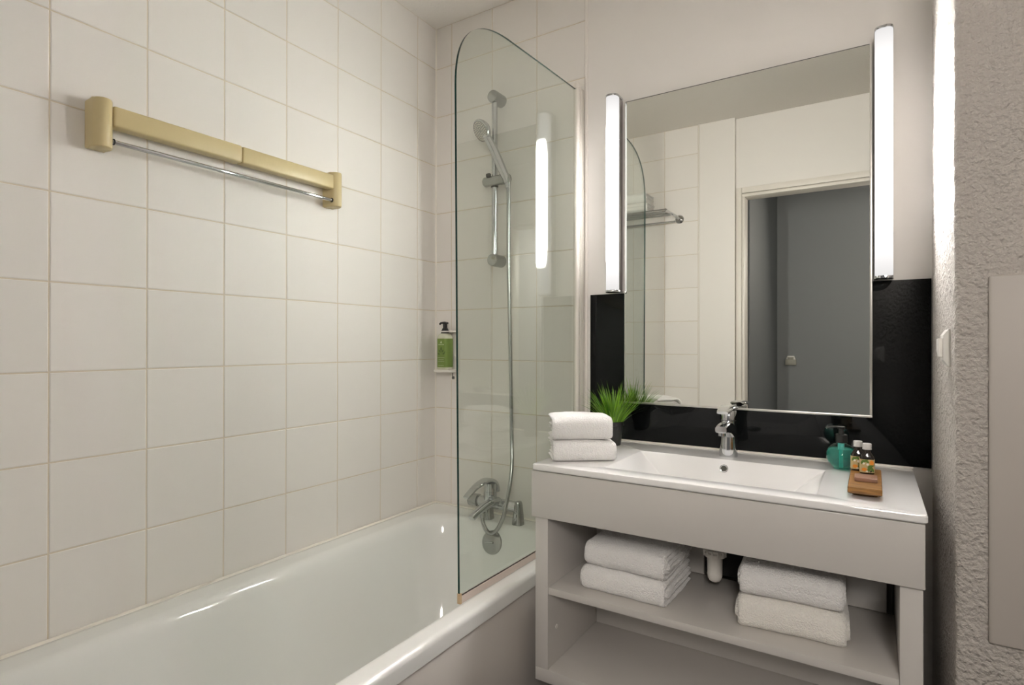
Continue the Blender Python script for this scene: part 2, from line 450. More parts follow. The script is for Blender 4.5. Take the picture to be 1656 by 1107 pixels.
# ------------------------------------------------------------------ shower screen
SX = 0.660
scr = thing('shower_screen', 'frameless glass shower screen with rounded top corner on the tub rim', 'shower screen', (SX, -0.02, 0.53))
out = [(-0.050, 0.549), (-0.050, 2.058), (-0.25, 2.051)]
def bez(p0, p1, p2, p3, n):
    r = []
    for i in range(1, n + 1):
        t = i / n; q = 1 - t
        r.append(tuple(q ** 3 * a + 3 * q * q * t * b + 3 * q * t * t * c + t ** 3 * dd for a, b, c, dd in zip(p0, p1, p2, p3)))
    return r
out += [(-0.47, 2.042)]
out += bez((-0.47, 2.042), (-0.62, 2.035), (-0.7065, 1.97), (-0.7065, 1.83), 26)
out += [(-0.700, 1.27), (-0.690, 0.549)]
TH = 0.003
n = len(out)
XS = lambda y_: 0.668 + (y_ + 0.05) * 0.0172
V = [(XS(a) - TH, a, b) for a, b in out] + [(XS(a) + TH, a, b) for a, b in out]
F = [tuple(range(n)), tuple(range(2 * n - 1, n - 1, -1))] + [(i, n + i, n + (i + 1) % n, (i + 1) % n) for i in range(n)]
bm = to_bm(V, F); bmesh.ops.recalc_face_normals(bm, faces=bm.faces)
pane = put_bm('glass_pane', bm, M_glass, scr)
pane.data.materials.append(M_edge)
for p in pane.data.polygons: p.material_index = 0 if abs(p.normal.x) > 0.9 else 1
# hinge tube with end cap, wall profile, bottom seal
sweep('hinge_profile', [(0.6685, -0.045, 0.545), (0.6685, -0.045, 2.068)], 0.0115, M_cream, scr, ry=0.0105, n=20, power=2.6)
sweep('hinge_cap', [(0.6685, -0.045, 2.062), (0.6685, -0.045, 2.078), (0.6685, -0.045, 2.082)], [0.014, 0.014, 0.011], M_cream, scr, ry=[0.0135, 0.0135, 0.0105], n=20, power=2.6)
box('wall_profile', (0.6625, -0.0335, 0.535), (0.6785, -0.0045, 2.070), M_cream, scr, bevel=0.003)
put_bm('bottom_seal', loft_bm([[Vector((XS(yy) + dx_, yy, zz_)) for dx_, zz_ in ((-0.0045, 0.5305), (0.0045, 0.5305), (0.0045, 0.549), (-0.0045, 0.549))] for yy in (-0.684, -0.056)]), mat('seal_strip', (0.70, 0.60, 0.54), 0.3), scr)
bm = bmesh.new()
bm_box(bm, (XS(-0.687) - 0.005, -0.6905, 0.5305), (XS(-0.687) + 0.005, -0.6845, 0.556))
put_bm('seal_end', bm, mat('aged_clip', (0.55, 0.40, 0.24), 0.4), scr)

# ------------------------------------------------------------------ clothes airer on the left wall
air = thing('clothes_airer', 'beige wall-mounted clothes airer with chrome rod above the bathtub', 'clothes airer', (0.0, -0.89, 1.69))
def bracket(yc):
    h = 0.020
    poly = [(0.0005, yc - h), (0.0005, yc + h), (0.036, yc + h)]
    for i in range(1, 12):
        a = PI / 2 - PI * i / 12
        poly.append((0.036 + 0.024 * math.cos(a), yc + h * math.sin(a)))
    poly.append((0.036, yc - h))
    bk = extrude_poly('end_bracket', poly, 'z', 1.630, 1.742, M_beige, air, bevel=0.004, angle=40)
    return bk
bl = bracket(-1.226); br = bracket(-0.556)
b1 = box('beam', (0.018, -1.208, 1.684), (0.054, -0.8915, 1.731), M_beige, air, bevel=0.005, seg=3)
b2 = box('beam', (0.019, -0.8895, 1.6845), (0.053, -0.573, 1.7305), M_beige, air, bevel=0.005, seg=3)
lathe('rod', [(0.0054, 0), (0.0054, 0.638)], (0.044, -1.208, 1.649), M_chrome, air, axis=(0, 1, 0), n=16)
for yy in (-1.206, -0.5765):
    lathe('rod_socket', [(0.0072, 0), (0.0072, 0.0022)], (0.044, yy, 1.649), M_dark, air, axis=(0, 1, 0), n=16)

# ------------------------------------------------------------------ shower rail, hand shower, hose
RX = 0.326
rail = thing('shower_rail', 'chrome vertical shower rail on the tiled end wall', 'shower rail', (RX, -0.045, 1.5))
lathe('rail_tube', [(0.0112, 0), (0.0112, 0.62)], (RX, -0.047, 1.497), M_chrome, rail, n=24)
for z in (2.112, 1.497):
    lathe('wall_bracket', [(0.0, 0.0), (0.0235, 0.0), (0.0235, 0.056), (0.0215, 0.064), (0.012, 0.0665), (0.0, 0.067)], (RX, 0.0, z), M_chrome_s, rail, axis=(0, -1, 0), n=32)
sl = lathe('slider', [(0.0, 0.0), (0.014, 0.0), (0.0185, 0.006), (0.0185, 0.075), (0.0195, 0.0755), (0.0195, 0.108), (0.015, 0.114), (0.0, 0.114)], (RX - 0.040, -0.058, 1.793), M_chrome_s, rail, axis=(1, 0, 0), n=28)
box('lock_button', (RX - 0.024, -0.072, 1.808), (RX - 0.006, -0.058, 1.822), M_blackp, sl, bevel=0.003)
lathe('slider_ring', [(0.0125, 0), (0.0140, 0.002), (0.0140, 0.005), (0.0125, 0.007)], (RX, -0.047, 1.771), M_blackp, sl, n=24)

hs = thing('hand_shower', 'chrome hand shower with round spray head held on the rail', 'hand shower', (0.39, -0.085, 1.78))
HC = Vector((0.300, -0.098, 1.975)); HN = Vector((-0.34, -0.80, -0.50)).normalized()
lathe('spray_head', [(0.0, -0.026), (0.020, -0.025), (0.034, -0.018), (0.0415, -0.006), (0.0425, 0.0), (0.0405, 0.0035), (0.039, 0.0036), (0.0385, 0.002), (0.0, 0.002)], HC, M_chrome, hs, axis=HN, n=40)
fx, fy, _ = frame_of(HN)
face = lathe('spray_plate', [(0.0, 0.0), (0.0375, 0.0), (0.0372, 0.0032), (0.036, 0.004), (0.0, 0.004)], HC, mat('spray_grey', (0.30, 0.30, 0.28), 0.35), hs, axis=HN, n=36)
bm = bmesh.new()
for ring, cnt in ((0.009, 6), (0.017, 12), (0.025, 18), (0.0325, 24)):
    for i in range(cnt):
        a = 2 * PI * (i + 0.3 * ring * 100) / cnt
        c = HC + HN * 0.003 + fx * (ring * math.cos(a)) + fy * (ring * math.sin(a))
        V, F = lathe_data([(0.0022, 0), (0.0018, 0.0032)], c, HN, 6); to_bm(V, F, bm)
nz = put_bm('nozzles', bm, mat('nozzle_rubber', (0.75, 0.70, 0.60), 0.5), face); nz['kind'] = 'stuff'
hp = smooth_path([HC - HN * 0.010 + Vector((0.012, 0.0, -0.022)), (0.330, -0.082, 1.930), (0.352, -0.074, 1.880), (0.376, -0.070, 1.825), (0.394, -0.070, 1.790), (0.401, -0.071, 1.770)], 6)
k = len(hp)
sweep('handle', hp, [0.0125 + 0.004 * math.sin(PI * (i / (k - 1)) ** 0.8) for i in range(k)], M_chrome, hs, n=18)
sweep('hose_nut', [(0.401, -0.071, 1.776), (0.4025, -0.071, 1.752)], [0.0112, 0.0098], M_chrome, hs, n=18)

hose_pts = smooth_path([(0.4026, -0.071, 1.754), (0.405, -0.071, 1.70), (0.404, -0.070, 1.53), (0.410, -0.072, 1.31), (0.418, -0.076, 1.08), (0.430, -0.088, 0.86), (0.442, -0.104, 0.765), (0.447, -0.120, 0.705), (0.446, -0.136, 0.648), (0.439, -0.150, 0.586), (0.424, -0.160, 0.540), (0.401, -0.163, 0.514), (0.374, -0.158, 0.512), (0.350, -0.148, 0.528), (0.338, -0.140, 0.548), (0.336, -0.136, 0.562)], 30)
# resample evenly so the ribs of the metal hose are regular
acc = [0.0]
for a, b in zip(hose_pts, hose_pts[1:]): acc.append(acc[-1] + (b - a).length)
step = 0.0021; N = int(acc[-1] / step); hp2 = []; j = 0
for i in range(N + 1):
    dd = acc[-1] * i / N
    while j < len(acc) - 2 and acc[j + 1] < dd: j += 1
    tt = (dd - acc[j]) / max(acc[j + 1] - acc[j], 1e-9); hp2.append(hose_pts[j].lerp(hose_pts[j + 1], tt))
hose = sweep('shower_hose', hp2, [0.0078 if i % 2 else 0.0064 for i in range(N + 1)], M_chrome_s, n=10, angle=None, loc=(0.41, -0.07, 0.49))
hose.data.polygons.foreach_set('use_smooth', [True] * len(hose.data.polygons))
tag(hose, 'ribbed metal shower hose hanging in a loop behind the glass', 'hose')

# ------------------------------------------------------------------ bath mixer on the tub deck
mx = thing('bath_mixer', 'chrome single-lever bath mixer on the far rim of the bathtub', 'tap', (0.33, -0.07, 0.529))
MZ, MY = 0.590, -0.072
lathe('body', [(0.0, 0.0), (0.019, 0.0), (0.0205, 0.003), (0.0205, 0.165), (0.0, 0.165)], (0.278, MY, MZ), M_chrome, mx, axis=(1, 0, 0), n=28)
lathe('diverter_knob', [(0.0, 0.0), (0.021, 0.0), (0.0235, 0.003), (0.0235, 0.040), (0.018, 0.042), (0.018, 0.048), (0.0, 0.048)], (0.232, MY, MZ), M_chrome_s, mx, axis=(1, 0, 0), n=32)
lathe('cartridge', [(0.0245, -0.012), (0.0245, 0.028), (0.0238, 0.0285), (0.0238, 0.030), (0.0245, 0.0305), (0.0250, 0.060), (0.0, 0.060)], (0.323, MY + 0.004, MZ + 0.012), M_chrome, mx, n=32)
lp = smooth_path([(0.327, -0.048, 0.630), (0.326, -0.060, 0.664), (0.322, -0.090, 0.676), (0.312, -0.135, 0.664), (0.302, -0.172, 0.640), (0.298, -0.188, 0.628)], 6)
k = len(lp)
sweep('lever', lp, [0.026 - 0.010 * (i / (k - 1)) ** 1.5 for i in range(k)], M_chrome, mx, ry=[0.010 - 0.006 * (i / (k - 1)) for i in range(k)], n=20, power=3.0, upv=(0, 0.3, 1))
sp = smooth_path([(0.362, -0.074, 0.600), (0.353, -0.105, 0.600), (0.342, -0.135, 0.591), (0.330, -0.172, 0.572), (0.325, -0.190, 0.560)], 6)
k = len(sp)
sweep('spout', sp, [0.020 - 0.003 * (i / (k - 1)) for i in range(k)], M_chrome, mx, ry=[0.016 - 0.006 * (i / (k - 1)) for i in range(k)], n=20, power=2.8, upv=(0, 0.4, 1))
lathe('hose_outlet', [(0.011, 0.0), (0.011, 0.018), (0.009, 0.020), (0.009, 0.032), (0.0, 0.032)], (0.336, -0.1355, 0.5520), M_chrome_s, mx, n=20)
for xc in (0.448, 0.316):
    # tapered pillar with an oval hollow on its face
    lg = loft_bm([rrect(xc - 0.021, xc + 0.021, -0.092, -0.052, 0.014, 0.529), rrect(xc - 0.0205, xc + 0.0205, -0.092, -0.052, 0.014, 0.533),
                  rrect(xc - 0.011, xc + 0.013, -0.088, -0.056, 0.010, 0.602), rrect(xc - 0.007, xc + 0.009, -0.085, -0.059, 0.007, 0.611)])
    leg = put_bm('pillar', lg, M_chrome_s, mx, angle=40)
    lathe('oval_hollow', [(0.010, -0.001), (0.009, 0.001), (0.0, -0.0005)], (xc + 0.001, -0.0905, 0.563), M_chrome, leg, axis=(0, -1, 0.06), n=24, sx=0.55, sy=1.9)

# ------------------------------------------------------------------ soap holder and green pump bottle by the corner
hold = thing('soap_holder', 'white plastic wall bracket holding the green pump bottle', 'holder', (0.09, -0.0, 1.07))
pl = []
for i in range(17):
    a = PI + PI * i / 16
    pl.append((0.101 + 0.021 * math.cos(a), 1.048 + 0.021 * math.sin(a)))
pl += [(0.124, 1.062), (0.126, 1.075), (0.126, 1.232), (0.122, 1.236), (0.046, 1.236), (0.042, 1.232), (0.042, 1.075), (0.058, 1.068), (0.079, 1.060)]
extrude_poly('back_plate', pl, 'y', -0.005, -0.0005, M_whiteplastic, hold, bevel=0.0012)
box('tray', (0.044, -0.066, 1.068), (0.122, -0.005, 1.078), M_whiteplastic, hold, bevel=0.003)
bm = loft_bm([rrect(0.060, 0.122, -0.056, -0.004, 0.018, z) for z in (1.228, 1.233)])
put_bm('neck_clip', bm, M_whiteplastic, hold, angle=40)
sweep('side_hook', smooth_path([(0.108, -0.012, 1.135), (0.119, -0.014, 1.126), (0.122, -0.014, 1.11), (0.122, -0.012, 1.082)], 5), 0.003, M_whiteplastic, hold, n=8)
lathe('lock', [(0.0, 0), (0.0065, 0), (0.0065, 0.006), (0.0, 0.006)], (0.099, -0.0045, 1.044), M_chrome_s, hold, axis=(0, -1, 0), n=14)
sweep('key', [(0.099, -0.012, 1.064), (0.099, -0.012, 1.040)], 0.0016, M_blackp, hold, n=6)

gb = thing('soap_bottle', 'green labelled soap pump bottle on the white wall bracket', 'bottle', (0.086, -0.037, 1.078))
BC = (0.0795, -0.037)
def bl_(w, dp, r, z): return rrect(BC[0] - w / 2, BC[0] + w / 2, BC[1] - dp / 2, BC[1] + dp / 2, r, z)
M_clearp = clear('clear_bottle', (0.92, 0.93, 0.88), 0.05, 1.4)
put_bm('bottle_body', loft_bm([bl_(0.050, 0.044, 0.012, 1.0785), bl_(0.054, 0.048, 0.013, 1.082), bl_(0.054, 0.048, 0.013, 1.205), bl_(0.049, 0.043, 0.014, 1.216), bl_(0.036, 0.034, 0.0165, 1.223)]), mat('bottle_soap', (0.62, 0.63, 0.50), 0.15), gb, angle=40)
lab = put_bm('label', loft_bm([bl_(0.0552, 0.0492, 0.0136, 1.088), bl_(0.0552, 0.0492, 0.0136, 1.202)]), mat('green_label', (0.155, 0.235, 0.045), 0.45), gb, angle=40)
FYB = BC[1] - 0.0492 / 2 - 0.0003
bm = bmesh.new()
def flat(bm, pts, y): bm.faces.new([bm.verts.new((a, y, b)) for a, b in pts])
def bar(bm, cx, cz, w, h, y): flat(bm, [(cx - w / 2, cz - h / 2), (cx + w / 2, cz - h / 2), (cx + w / 2, cz + h / 2), (cx - w / 2, cz + h / 2)], y)
flat(bm, [(0.074, 1.184), (0.085, 1.184), (0.0795, 1.1945)], FYB)
for i in range(8): bar(bm, 0.0665 + i * 0.0037, 1.1785, 0.0024, 0.0042, FYB)
for z, w in ((1.1265, 0.038), (1.1185, 0.028), (1.112, 0.036), (1.095, 0.03)): bar(bm, 0.0795, z, w * 0.9, 0.0013, FYB)
put_bm('pale_print', bm, mat('label_ink_pale', (0.5, 0.55, 0.36), 0.5), lab, kind='stuff')
bm = bmesh.new()
for cx, cz, a, s_ in ((0.0795, 1.160, 1.57, 0.012), (0.0725, 1.152, 2.3, 0.010), (0.0865, 1.152, 0.8, 0.010), (0.0675, 1.141, 2.9, 0.009), (0.0915, 1.142, 0.2, 0.009), (0.0965, 1.148, 0.6, 0.006)):
    c, si = math.cos(a), math.sin(a)
    flat(bm, [(cx + s_ * (u * c - v * si), cz + s_ * (u * si + v * c)) for u, v in ((-0.7, 0), (-0.2, -0.38), (0.4, -0.3), (0.8, 0), (0.4, 0.3), (-0.2, 0.38))], FYB)
put_bm('leaf_print', bm, mat('label_ink_dark', (0.07, 0.12, 0.02), 0.5), lab, kind='stuff')
pc = (BC[0], BC[1])
pm = lathe('pump', [(0.0, 0), (0.0165, 0), (0.0165, 0.010), (0.0150, 0.012), (0.0105, 0.021), (0.0085, 0.023), (0.0085, 0.046), (0.0, 0.046)], (pc[0], pc[1], 1.223), M_blackp, gb, n=24)
sweep('nozzle', [(pc[0] + 0.012, pc[1], 1.264), (pc[0], pc[1] - 0.002, 1.266), (pc[0] - 0.018, pc[1] - 0.004, 1.265), (pc[0] - 0.024, pc[1] - 0.005, 1.260)], [0.009, 0.0095, 0.0055, 0.004], M_blackp, pm, ry=[0.004, 0.0048, 0.0042, 0.004], n=12)

# ------------------------------------------------------------------ mirror, black splashback, lamps
spl = box('splashback', (0.702, -0.007, 0.862), (1.6595, -0.0005, 1.352), M_black, bevel=0.001)
tag(spl, 'glossy black splashback panel on the wall behind the washbasin', 'splashback')
MY0 = -0.012
mir = thing('wall_mirror', 'large rectangular wall mirror between two lit lamp strips', 'mirror', (1.18, -0.008, 1.0))
mx0, mx1, mz0, mz1 = 0.829, 1.531, 0.984, 1.992
box('mirror_glass', (mx0 + 0.002, MY0, mz0 + 0.004), (mx1 - 0.004, MY0 + 0.004, mz1 - 0.002), M_mirror, mir)
box('backing', (mx0 + 0.004, MY0 + 0.0041, mz0 + 0.004), (mx1 - 0.004, -0.0072, mz1 - 0.004), M_dark, mir)
box('frame_strip', (mx0, MY0 - 0.0015, mz0), (mx1, -0.0075, mz0 + 0.0065), M_alu, mir, bevel=0.0008)
box('frame_strip', (mx1 - 0.006, MY0 - 0.0015, mz0 + 0.0067), (mx1, -0.0075, mz1), M_alu, mir, bevel=0.0008)
box('frame_strip', (mx0, MY0 - 0.001, mz0 + 0.0067), (mx0 + 0.0025, -0.0075, mz1), M_alu, mir, bevel=0.0006)
box('frame_strip', (mx0 + 0.0027, MY0 - 0.001, mz1 - 0.002), (mx1 - 0.0062, -0.0075, mz1), mat('dark_edge', (0.10, 0.10, 0.09), 0.4), mir, bevel=0.0005)

def lamp(xc, label):
    z0, z1 = 1.353, 2.007; h = 0.0205
    L_ = thing('wall_lamp', label, 'lamp', (xc, 0, z0), 'lamps beside the mirror')
    box('back_plate', (xc - h, -0.0395, z0 + 0.008), (xc + h, -0.0072, z1 - 0.008), mat('lamp_metal', (0.50, 0.49, 0.48), 0.3, metal=1), L_, bevel=0.002)
    box('wall_mount', (xc - 0.014, -0.0071, z0 + 0.05), (xc + 0.014, -0.0005, z1 - 0.05), M_alu, L_)
    def sec(g):
        q = []
        for i in range(25):
            a = PI * i / 24
            q.append((xc - (h + g) * math.copysign(abs(math.cos(a)) ** 0.62, math.cos(a)), -0.040 - (0.029 + g) * math.sin(a) ** 0.75))
        return q + [(xc + h + g, -0.0397), (xc - h - g, -0.0397)]
    extrude_poly('diffuser', sec(0), 'z', z0 + 0.007, z1 - 0.007, M_lamp, L_, angle=50)
    def cap(za, zb):
        q = [p for p in sec(0.0012)]
        q[-2:] = [(xc + h + 0.0012, -0.008), (xc - h - 0.0012, -0.008)]
        extrude_poly('end_cap', q, 'z', za, zb, M_chrome, L_, bevel=0.001, angle=40)
    cap(z0, z0 + 0.0068); cap(z1 - 0.0068, z1)
    return L_
lamp(0.8005, 'lit tall lamp strip on the bathtub side of the mirror')
lamp(1.5565, 'lit tall lamp strip beside the rough plaster pier')

# ------------------------------------------------------------------ vanity unit
van = thing('vanity_unit', 'glossy white open vanity unit with one shelf under the washbasin', 'vanity', (1.18, -0.25, 0.27))
VX0, VX1, VB = 0.754, 1.614, -0.157
box('fascia', (0.748, -0.487, 0.714), (1.6165, -0.469, 0.838), M_vanity, van, bevel=0.0012)
box('side_panel', (VX0, -0.4755, 0.3032), (0.7925, -0.006, 0.7135), M_vanity, van, bevel=0.001)
box('side_panel', (1.5765, -0.4755, 0.3032), (VX1, -0.006, 0.7135), M_vanity, van, bevel=0.001)
box('side_rail', (VX0, -0.4685, 0.7138), (0.7925, -0.006, 0.838), M_vanity, van)
box('side_rail', (1.5765, -0.4685, 0.7138), (VX1, -0.006, 0.838), M_vanity, van)
box('bottom_panel', (VX0, -0.4755, 0.268), (VX1, -0.006, 0.303), M_vanity, van, bevel=0.001)
box('shelf', (0.793, -0.473, 0.506), (1.576, VB, 0.525), M_vanity, van, bevel=0.001)
box('back_panel', (0.793, VB, 0.3035), (1.576, VB + 0.012, 0.5055), M_vanity, van)
box('back_panel', (0.793, VB, 0.5255), (1.125, VB + 0.012, 0.80), M_vanity, van)
box('back_panel', (1.345, VB, 0.5255), (1.560, VB + 0.012, 0.80), M_vanity, van)
box('cut_out_shade', (1.126, VB + 0.02, 0.5255), (1.344, VB + 0.03, 0.80), M_dark, van)  # dark sheet behind the trap opening, stands in for the shade inside
lathe('screw_cap', [(0.0, 0), (0.0065, 0), (0.006, 0.0015), (0.0, 0.0015)], (0.7925, -0.425, 0.40), M_whiteplastic, van, axis=(1, 0, 0), n=16)

# washbasin top with sunken bowl
ZB = 0.857
bas = thing('washbasin', 'white ceramic washbasin top with a sunken rectangular bowl', 'washbasin', (1.185, -0.25, 0.843))
def q4(x0, x1, ya, yb, r, z, n_=4): return rrect(x0, x1, ya, yb, r, z, n_)
BX0, BX1, BY0, BY1 = 0.750, 1.621, -0.489, -0.008
L = [q4(BX0 + 0.03, BX1 - 0.03, BY0 + 0.03, BY1 - 0.01, 0.005, 0.8405), q4(BX0 + 0.002, BX1 - 0.002, BY0 + 0.002, BY1, 0.006, 0.8405), q4(BX0, BX1, BY0, BY1, 0.007, 0.843),
     q4(BX0, BX1, BY0, BY1, 0.007, 0.853), q4(BX0 + 0.0012, BX1 - 0.0012, BY0 + 0.0012, BY1, 0.007, 0.856), q4(BX0 + 0.004, BX1 - 0.004, BY0 + 0.004, BY1, 0.006, ZB),
     q4(0.934, 1.431, -0.428, -0.148, 0.006, ZB), q4(0.937, 1.428, -0.425, -0.1505, 0.006, ZB - 0.0015),
     q4(1.004, 1.362, -0.405, -0.184, 0.006, 0.801), q4(1.010, 1.356, -0.399, -0.190, 0.006, 0.799)]
put_bm('basin_top', loft_bm(L, cap0=False), M_ceramic, bas, angle=25)
ofn = Vector((0, -0.0545, 0.0335)).normalized()
oc = Vector((1.181, -0.1637, 0.834)) + ofn * 0.0003
lathe('overflow_ring', [(0.0115, 0.0), (0.0115, 0.002), (0.0095, 0.003), (0.0078, 0.002), (0.0076, 0.0)], oc, M_chrome, bas, axis=ofn, n=28)
lathe('overflow_hole', [(0.0, 0.0), (0.0077, 0.0), (0.0077, 0.0006), (0.0, 0.0006)], oc, mat('hole_grey', (0.07, 0.07, 0.055), 0.6), bas, axis=ofn, n=24)
lathe('drain', [(0.0, 0.0), (0.03, 0.0), (0.031, 0.002), (0.028, 0.003), (0.0, 0.004)], (1.19, -0.31, 0.799), M_chrome, bas, n=28)
sweep('sealant', [(BX0, -0.0055, ZB + 0.001), (BX1, -0.0055, ZB + 0.001)], 0.0042, M_seal, bas, n=8)

# basin tap
FX, FY = 1.178, -0.091
tap = thing('basin_tap', 'chrome single-lever basin tap on the washbasin top', 'tap', (FX, FY, ZB))
lathe('body', [(0.0, 0.0), (0.0255, 0.0), (0.0258, 0.003), (0.0240, 0.025), (0.0222, 0.055), (0.0215, 0.085), (0.0218, 0.104), (0.0, 0.104)], (FX, FY, ZB), M_chrome, tap, n=40)
lathe('joint_ring', [(0.0205, 0), (0.0205, 0.0015)], (FX, FY, ZB + 0.104), M_blackp, tap, n=32)
lathe('cartridge', [(0.0, 0.0), (0.0218, 0.0), (0.0215, 0.026), (0.020, 0.028), (0.0, 0.028)], (FX, FY, ZB + 0.1055), M_chrome, tap, n=36)
sp = smooth_path([(FX, FY + 0.004, 0.928), (FX, FY - 0.018, 0.937), (FX, FY - 0.045, 0.944), (FX, FY - 0.075, 0.946), (FX, FY - 0.098, 0.945)], 5)
k = len(sp)
sweep('spout', sp, [0.021 - 0.006 * (i / (k - 1)) for i in range(k)], M_chrome, tap, ry=[0.028 - 0.0185 * (i / (k - 1)) ** 0.8 for i in range(k)], n=22, power=3.4, upv=(0, 0, 1))
lathe('aerator', [(0.0, 0), (0.0105, 0), (0.0105, 0.012), (0.0, 0.012)], (FX, FY - 0.086, 0.9275), M_chrome, tap, n=24)
lp = smooth_path([(FX, FY + 0.026, 0.996), (FX, FY + 0.01, 0.9985), (FX, FY - 0.025, 0.998), (FX, FY - 0.055, 0.994), (FX, FY - 0.078, 0.990)], 5)
k = len(lp)
sweep('lever', lp, [0.0235 * (1 - 0.35 * (i / (k - 1)) ** 2) * min(1, 0.7 + i * 0.12) for i in range(k)], M_chrome, tap, ry=[0.0065 - 0.0025 * (i / (k - 1)) for i in range(k)], n=20, power=3.0, upv=(0, 0, 1))

# bottle trap below
TX, TY = 1.176, -0.25
trap = thing('bottle_trap', 'white basin trap with chrome tail pipe hanging over the shelf', 'trap', (TX, TY, 0.55))
lathe('tail_pipe', [(0.015, 0.0), (0.015, 0.16)], (TX, TY, 0.62), M_chrome_s, trap, n=24)
lathe('trap_cup', [(0.0, 0.0), (0.008, 0.0008), (0.014, 0.004), (0.018, 0.011), (0.0192, 0.020), (0.0198, 0.072), (0.0, 0.072)], (TX, TY, 0.549), M_whiteplastic, trap, n=28)
V, F = lathe_data([(0.018, 0.0), (0.0275, 0.0), (0.0285, 0.003), (0.0285, 0.009), (0.026, 0.012), (0.0265, 0.018), (0.0175, 0.020)], (TX, TY, 0.618), n=24)
bm = to_bm(V, F)
for i in range(12):
    a = 2 * PI * i / 12
    bm_box(bm, (TX + 0.0275 * math.cos(a) - 0.002, TY + 0.0275 * math.sin(a) - 0.002, 0.619), (TX + 0.0275 * math.cos(a) + 0.002, TY + 0.0275 * math.sin(a) + 0.002, 0.634))
put_bm('union_nut', bm, M_whiteplastic, trap, angle=30)
sweep('outlet_pipe', [(TX, TY + 0.012, 0.672), (TX + 0.02, TY + 0.05, 0.672), (TX + 0.02, -0.128, 0.672)], 0.014, M_whiteplastic, trap, n=16)

# ------------------------------------------------------------------ folded towels
def towel_mesh(name, w, dp, h, layers, m, seed):
    """stack of nested U-folds, folded edge at local -y; origin at the middle of the base"""
    rng = random.Random(seed)
    V = []; F = []; nW = 30
    tk = h / (2 * layers)
    xs = [-w / 2 + w * i / nW for i in range(nW + 1)]
    for l in range(layers):
        z0 = tk * l; z1 = h - tk * l              # outer faces of this U
        g = tk * 0.90
        fr = -dp / 2 + tk * 0.95 * l                  # front of the fold
        bk = dp / 2 - rng.uniform(0, 0.006) - (0.002 if l else 0)
        def upath(inset):
            za, zb = z0 + inset, z1 - inset; f = fr + inset; hh = (zb - za) / 2; zc = (za + zb) / 2
            rr = min(hh, max(0.42 * h - inset, 0.002)) if l == 0 else hh
            rr = min(rr, hh); pts = []
            nb = 9
            for i in range(nb): pts.append((bk + (f + rr - bk) * i / nb, za))
            for i in range(13):
                a = -PI / 2 - PI / 2 * i / 12
                pts.append((f + rr + rr * math.cos(a), za + rr + rr * math.sin(a)))
            for i in range(1, 4): pts.append((f, za + rr + (zb - za - 2 * rr) * i / 4))
            for i in range(13):
                a = PI - PI / 2 * i / 12
                pts.append((f + rr + rr * math.cos(a), zb - rr + rr * math.sin(a)))
            for i in range(1, nb + 1): pts.append((f + rr + (bk - f - rr) * i / nb, zb))
            return pts
        o = upath(0.0); q = upath(g); ring = o + q[::-1]; n = len(ring); no = len(o)
        base = len(V); end = tk * 0.45
        for xi, x in enumerate(xs):
            e = min(x + w / 2, w / 2 - x)
            sh = 0.0 if e > end else g * 0.36 * (1 - math.sqrt(max(0, 1 - (1 - e / end) ** 2)))
            jut = rng.uniform(-0.002, 0.002) if 0 < xi < nW else 0
            for i, (yy, zz_) in enumerate(ring):
                j = i if i < no else 2 * no - 1 - i
                # pull both faces of the sheet towards each other at the ends
                oy, oz = o[j]; iy, iz = q[j]; t_ = sh / g
                t_ = t_ if i < no else -t_
                yy2 = yy + (iy - oy) * t_; zz2 = zz_ + (iz - oz) * t_
                p = Vector((x, yy2, zz2))
                nv = noise.noise_vector(Vector((x * 14 + seed * 3.1, yy2 * 14, zz2 * 22 + l))) * 0.0024 + noise.noise_vector(Vector((x * 55 + seed, yy2 * 55, zz2 * 60 + l * 5))) * 0.0010
                if zz2 < 0.002: nv.z = abs(nv.z) * 0.3
                sag = -0.004 * (zz2 / h) * (1 - math.sin(PI * (x + w / 2) / w)) 
                V.append(p + nv + Vector((0.004 * math.sin(l * 2.1 + seed) * (1 if x > 0 else -1) * (abs(x) / (w / 2)) ** 6, 0, sag)))
        for a in range(nW):
            for i in range(n):
                i2 = (i + 1) % n
                F.append((base + a * n + i, base + a * n + i2, base + (a + 1) * n + i2, base + (a + 1) * n + i))
        for s_, rev in ((0, False), (nW, True)):
            for i in range(no - 1):
                f = [base + s_ * n + i, base + s_ * n + i + 1, base + s_ * n + n - 2 - i, base + s_ * n + n - 1 - i]
                F.append(tuple(f if rev else f[::-1]))
    me = bpy.data.meshes.new(name); me.from_pydata([tuple(v) for v in V], [], F)
    me.materials.append(m)
    bm = bmesh.new(); bm.from_mesh(me); bmesh.ops.recalc_face_normals(bm, faces=bm.faces); bm.to_mesh(me); bm.free()
    me.polygons.foreach_set('use_smooth', [True] * len(me.polygons)); me.set_sharp_from_angle(angle=math.radians(70))
    me.update()
    return me

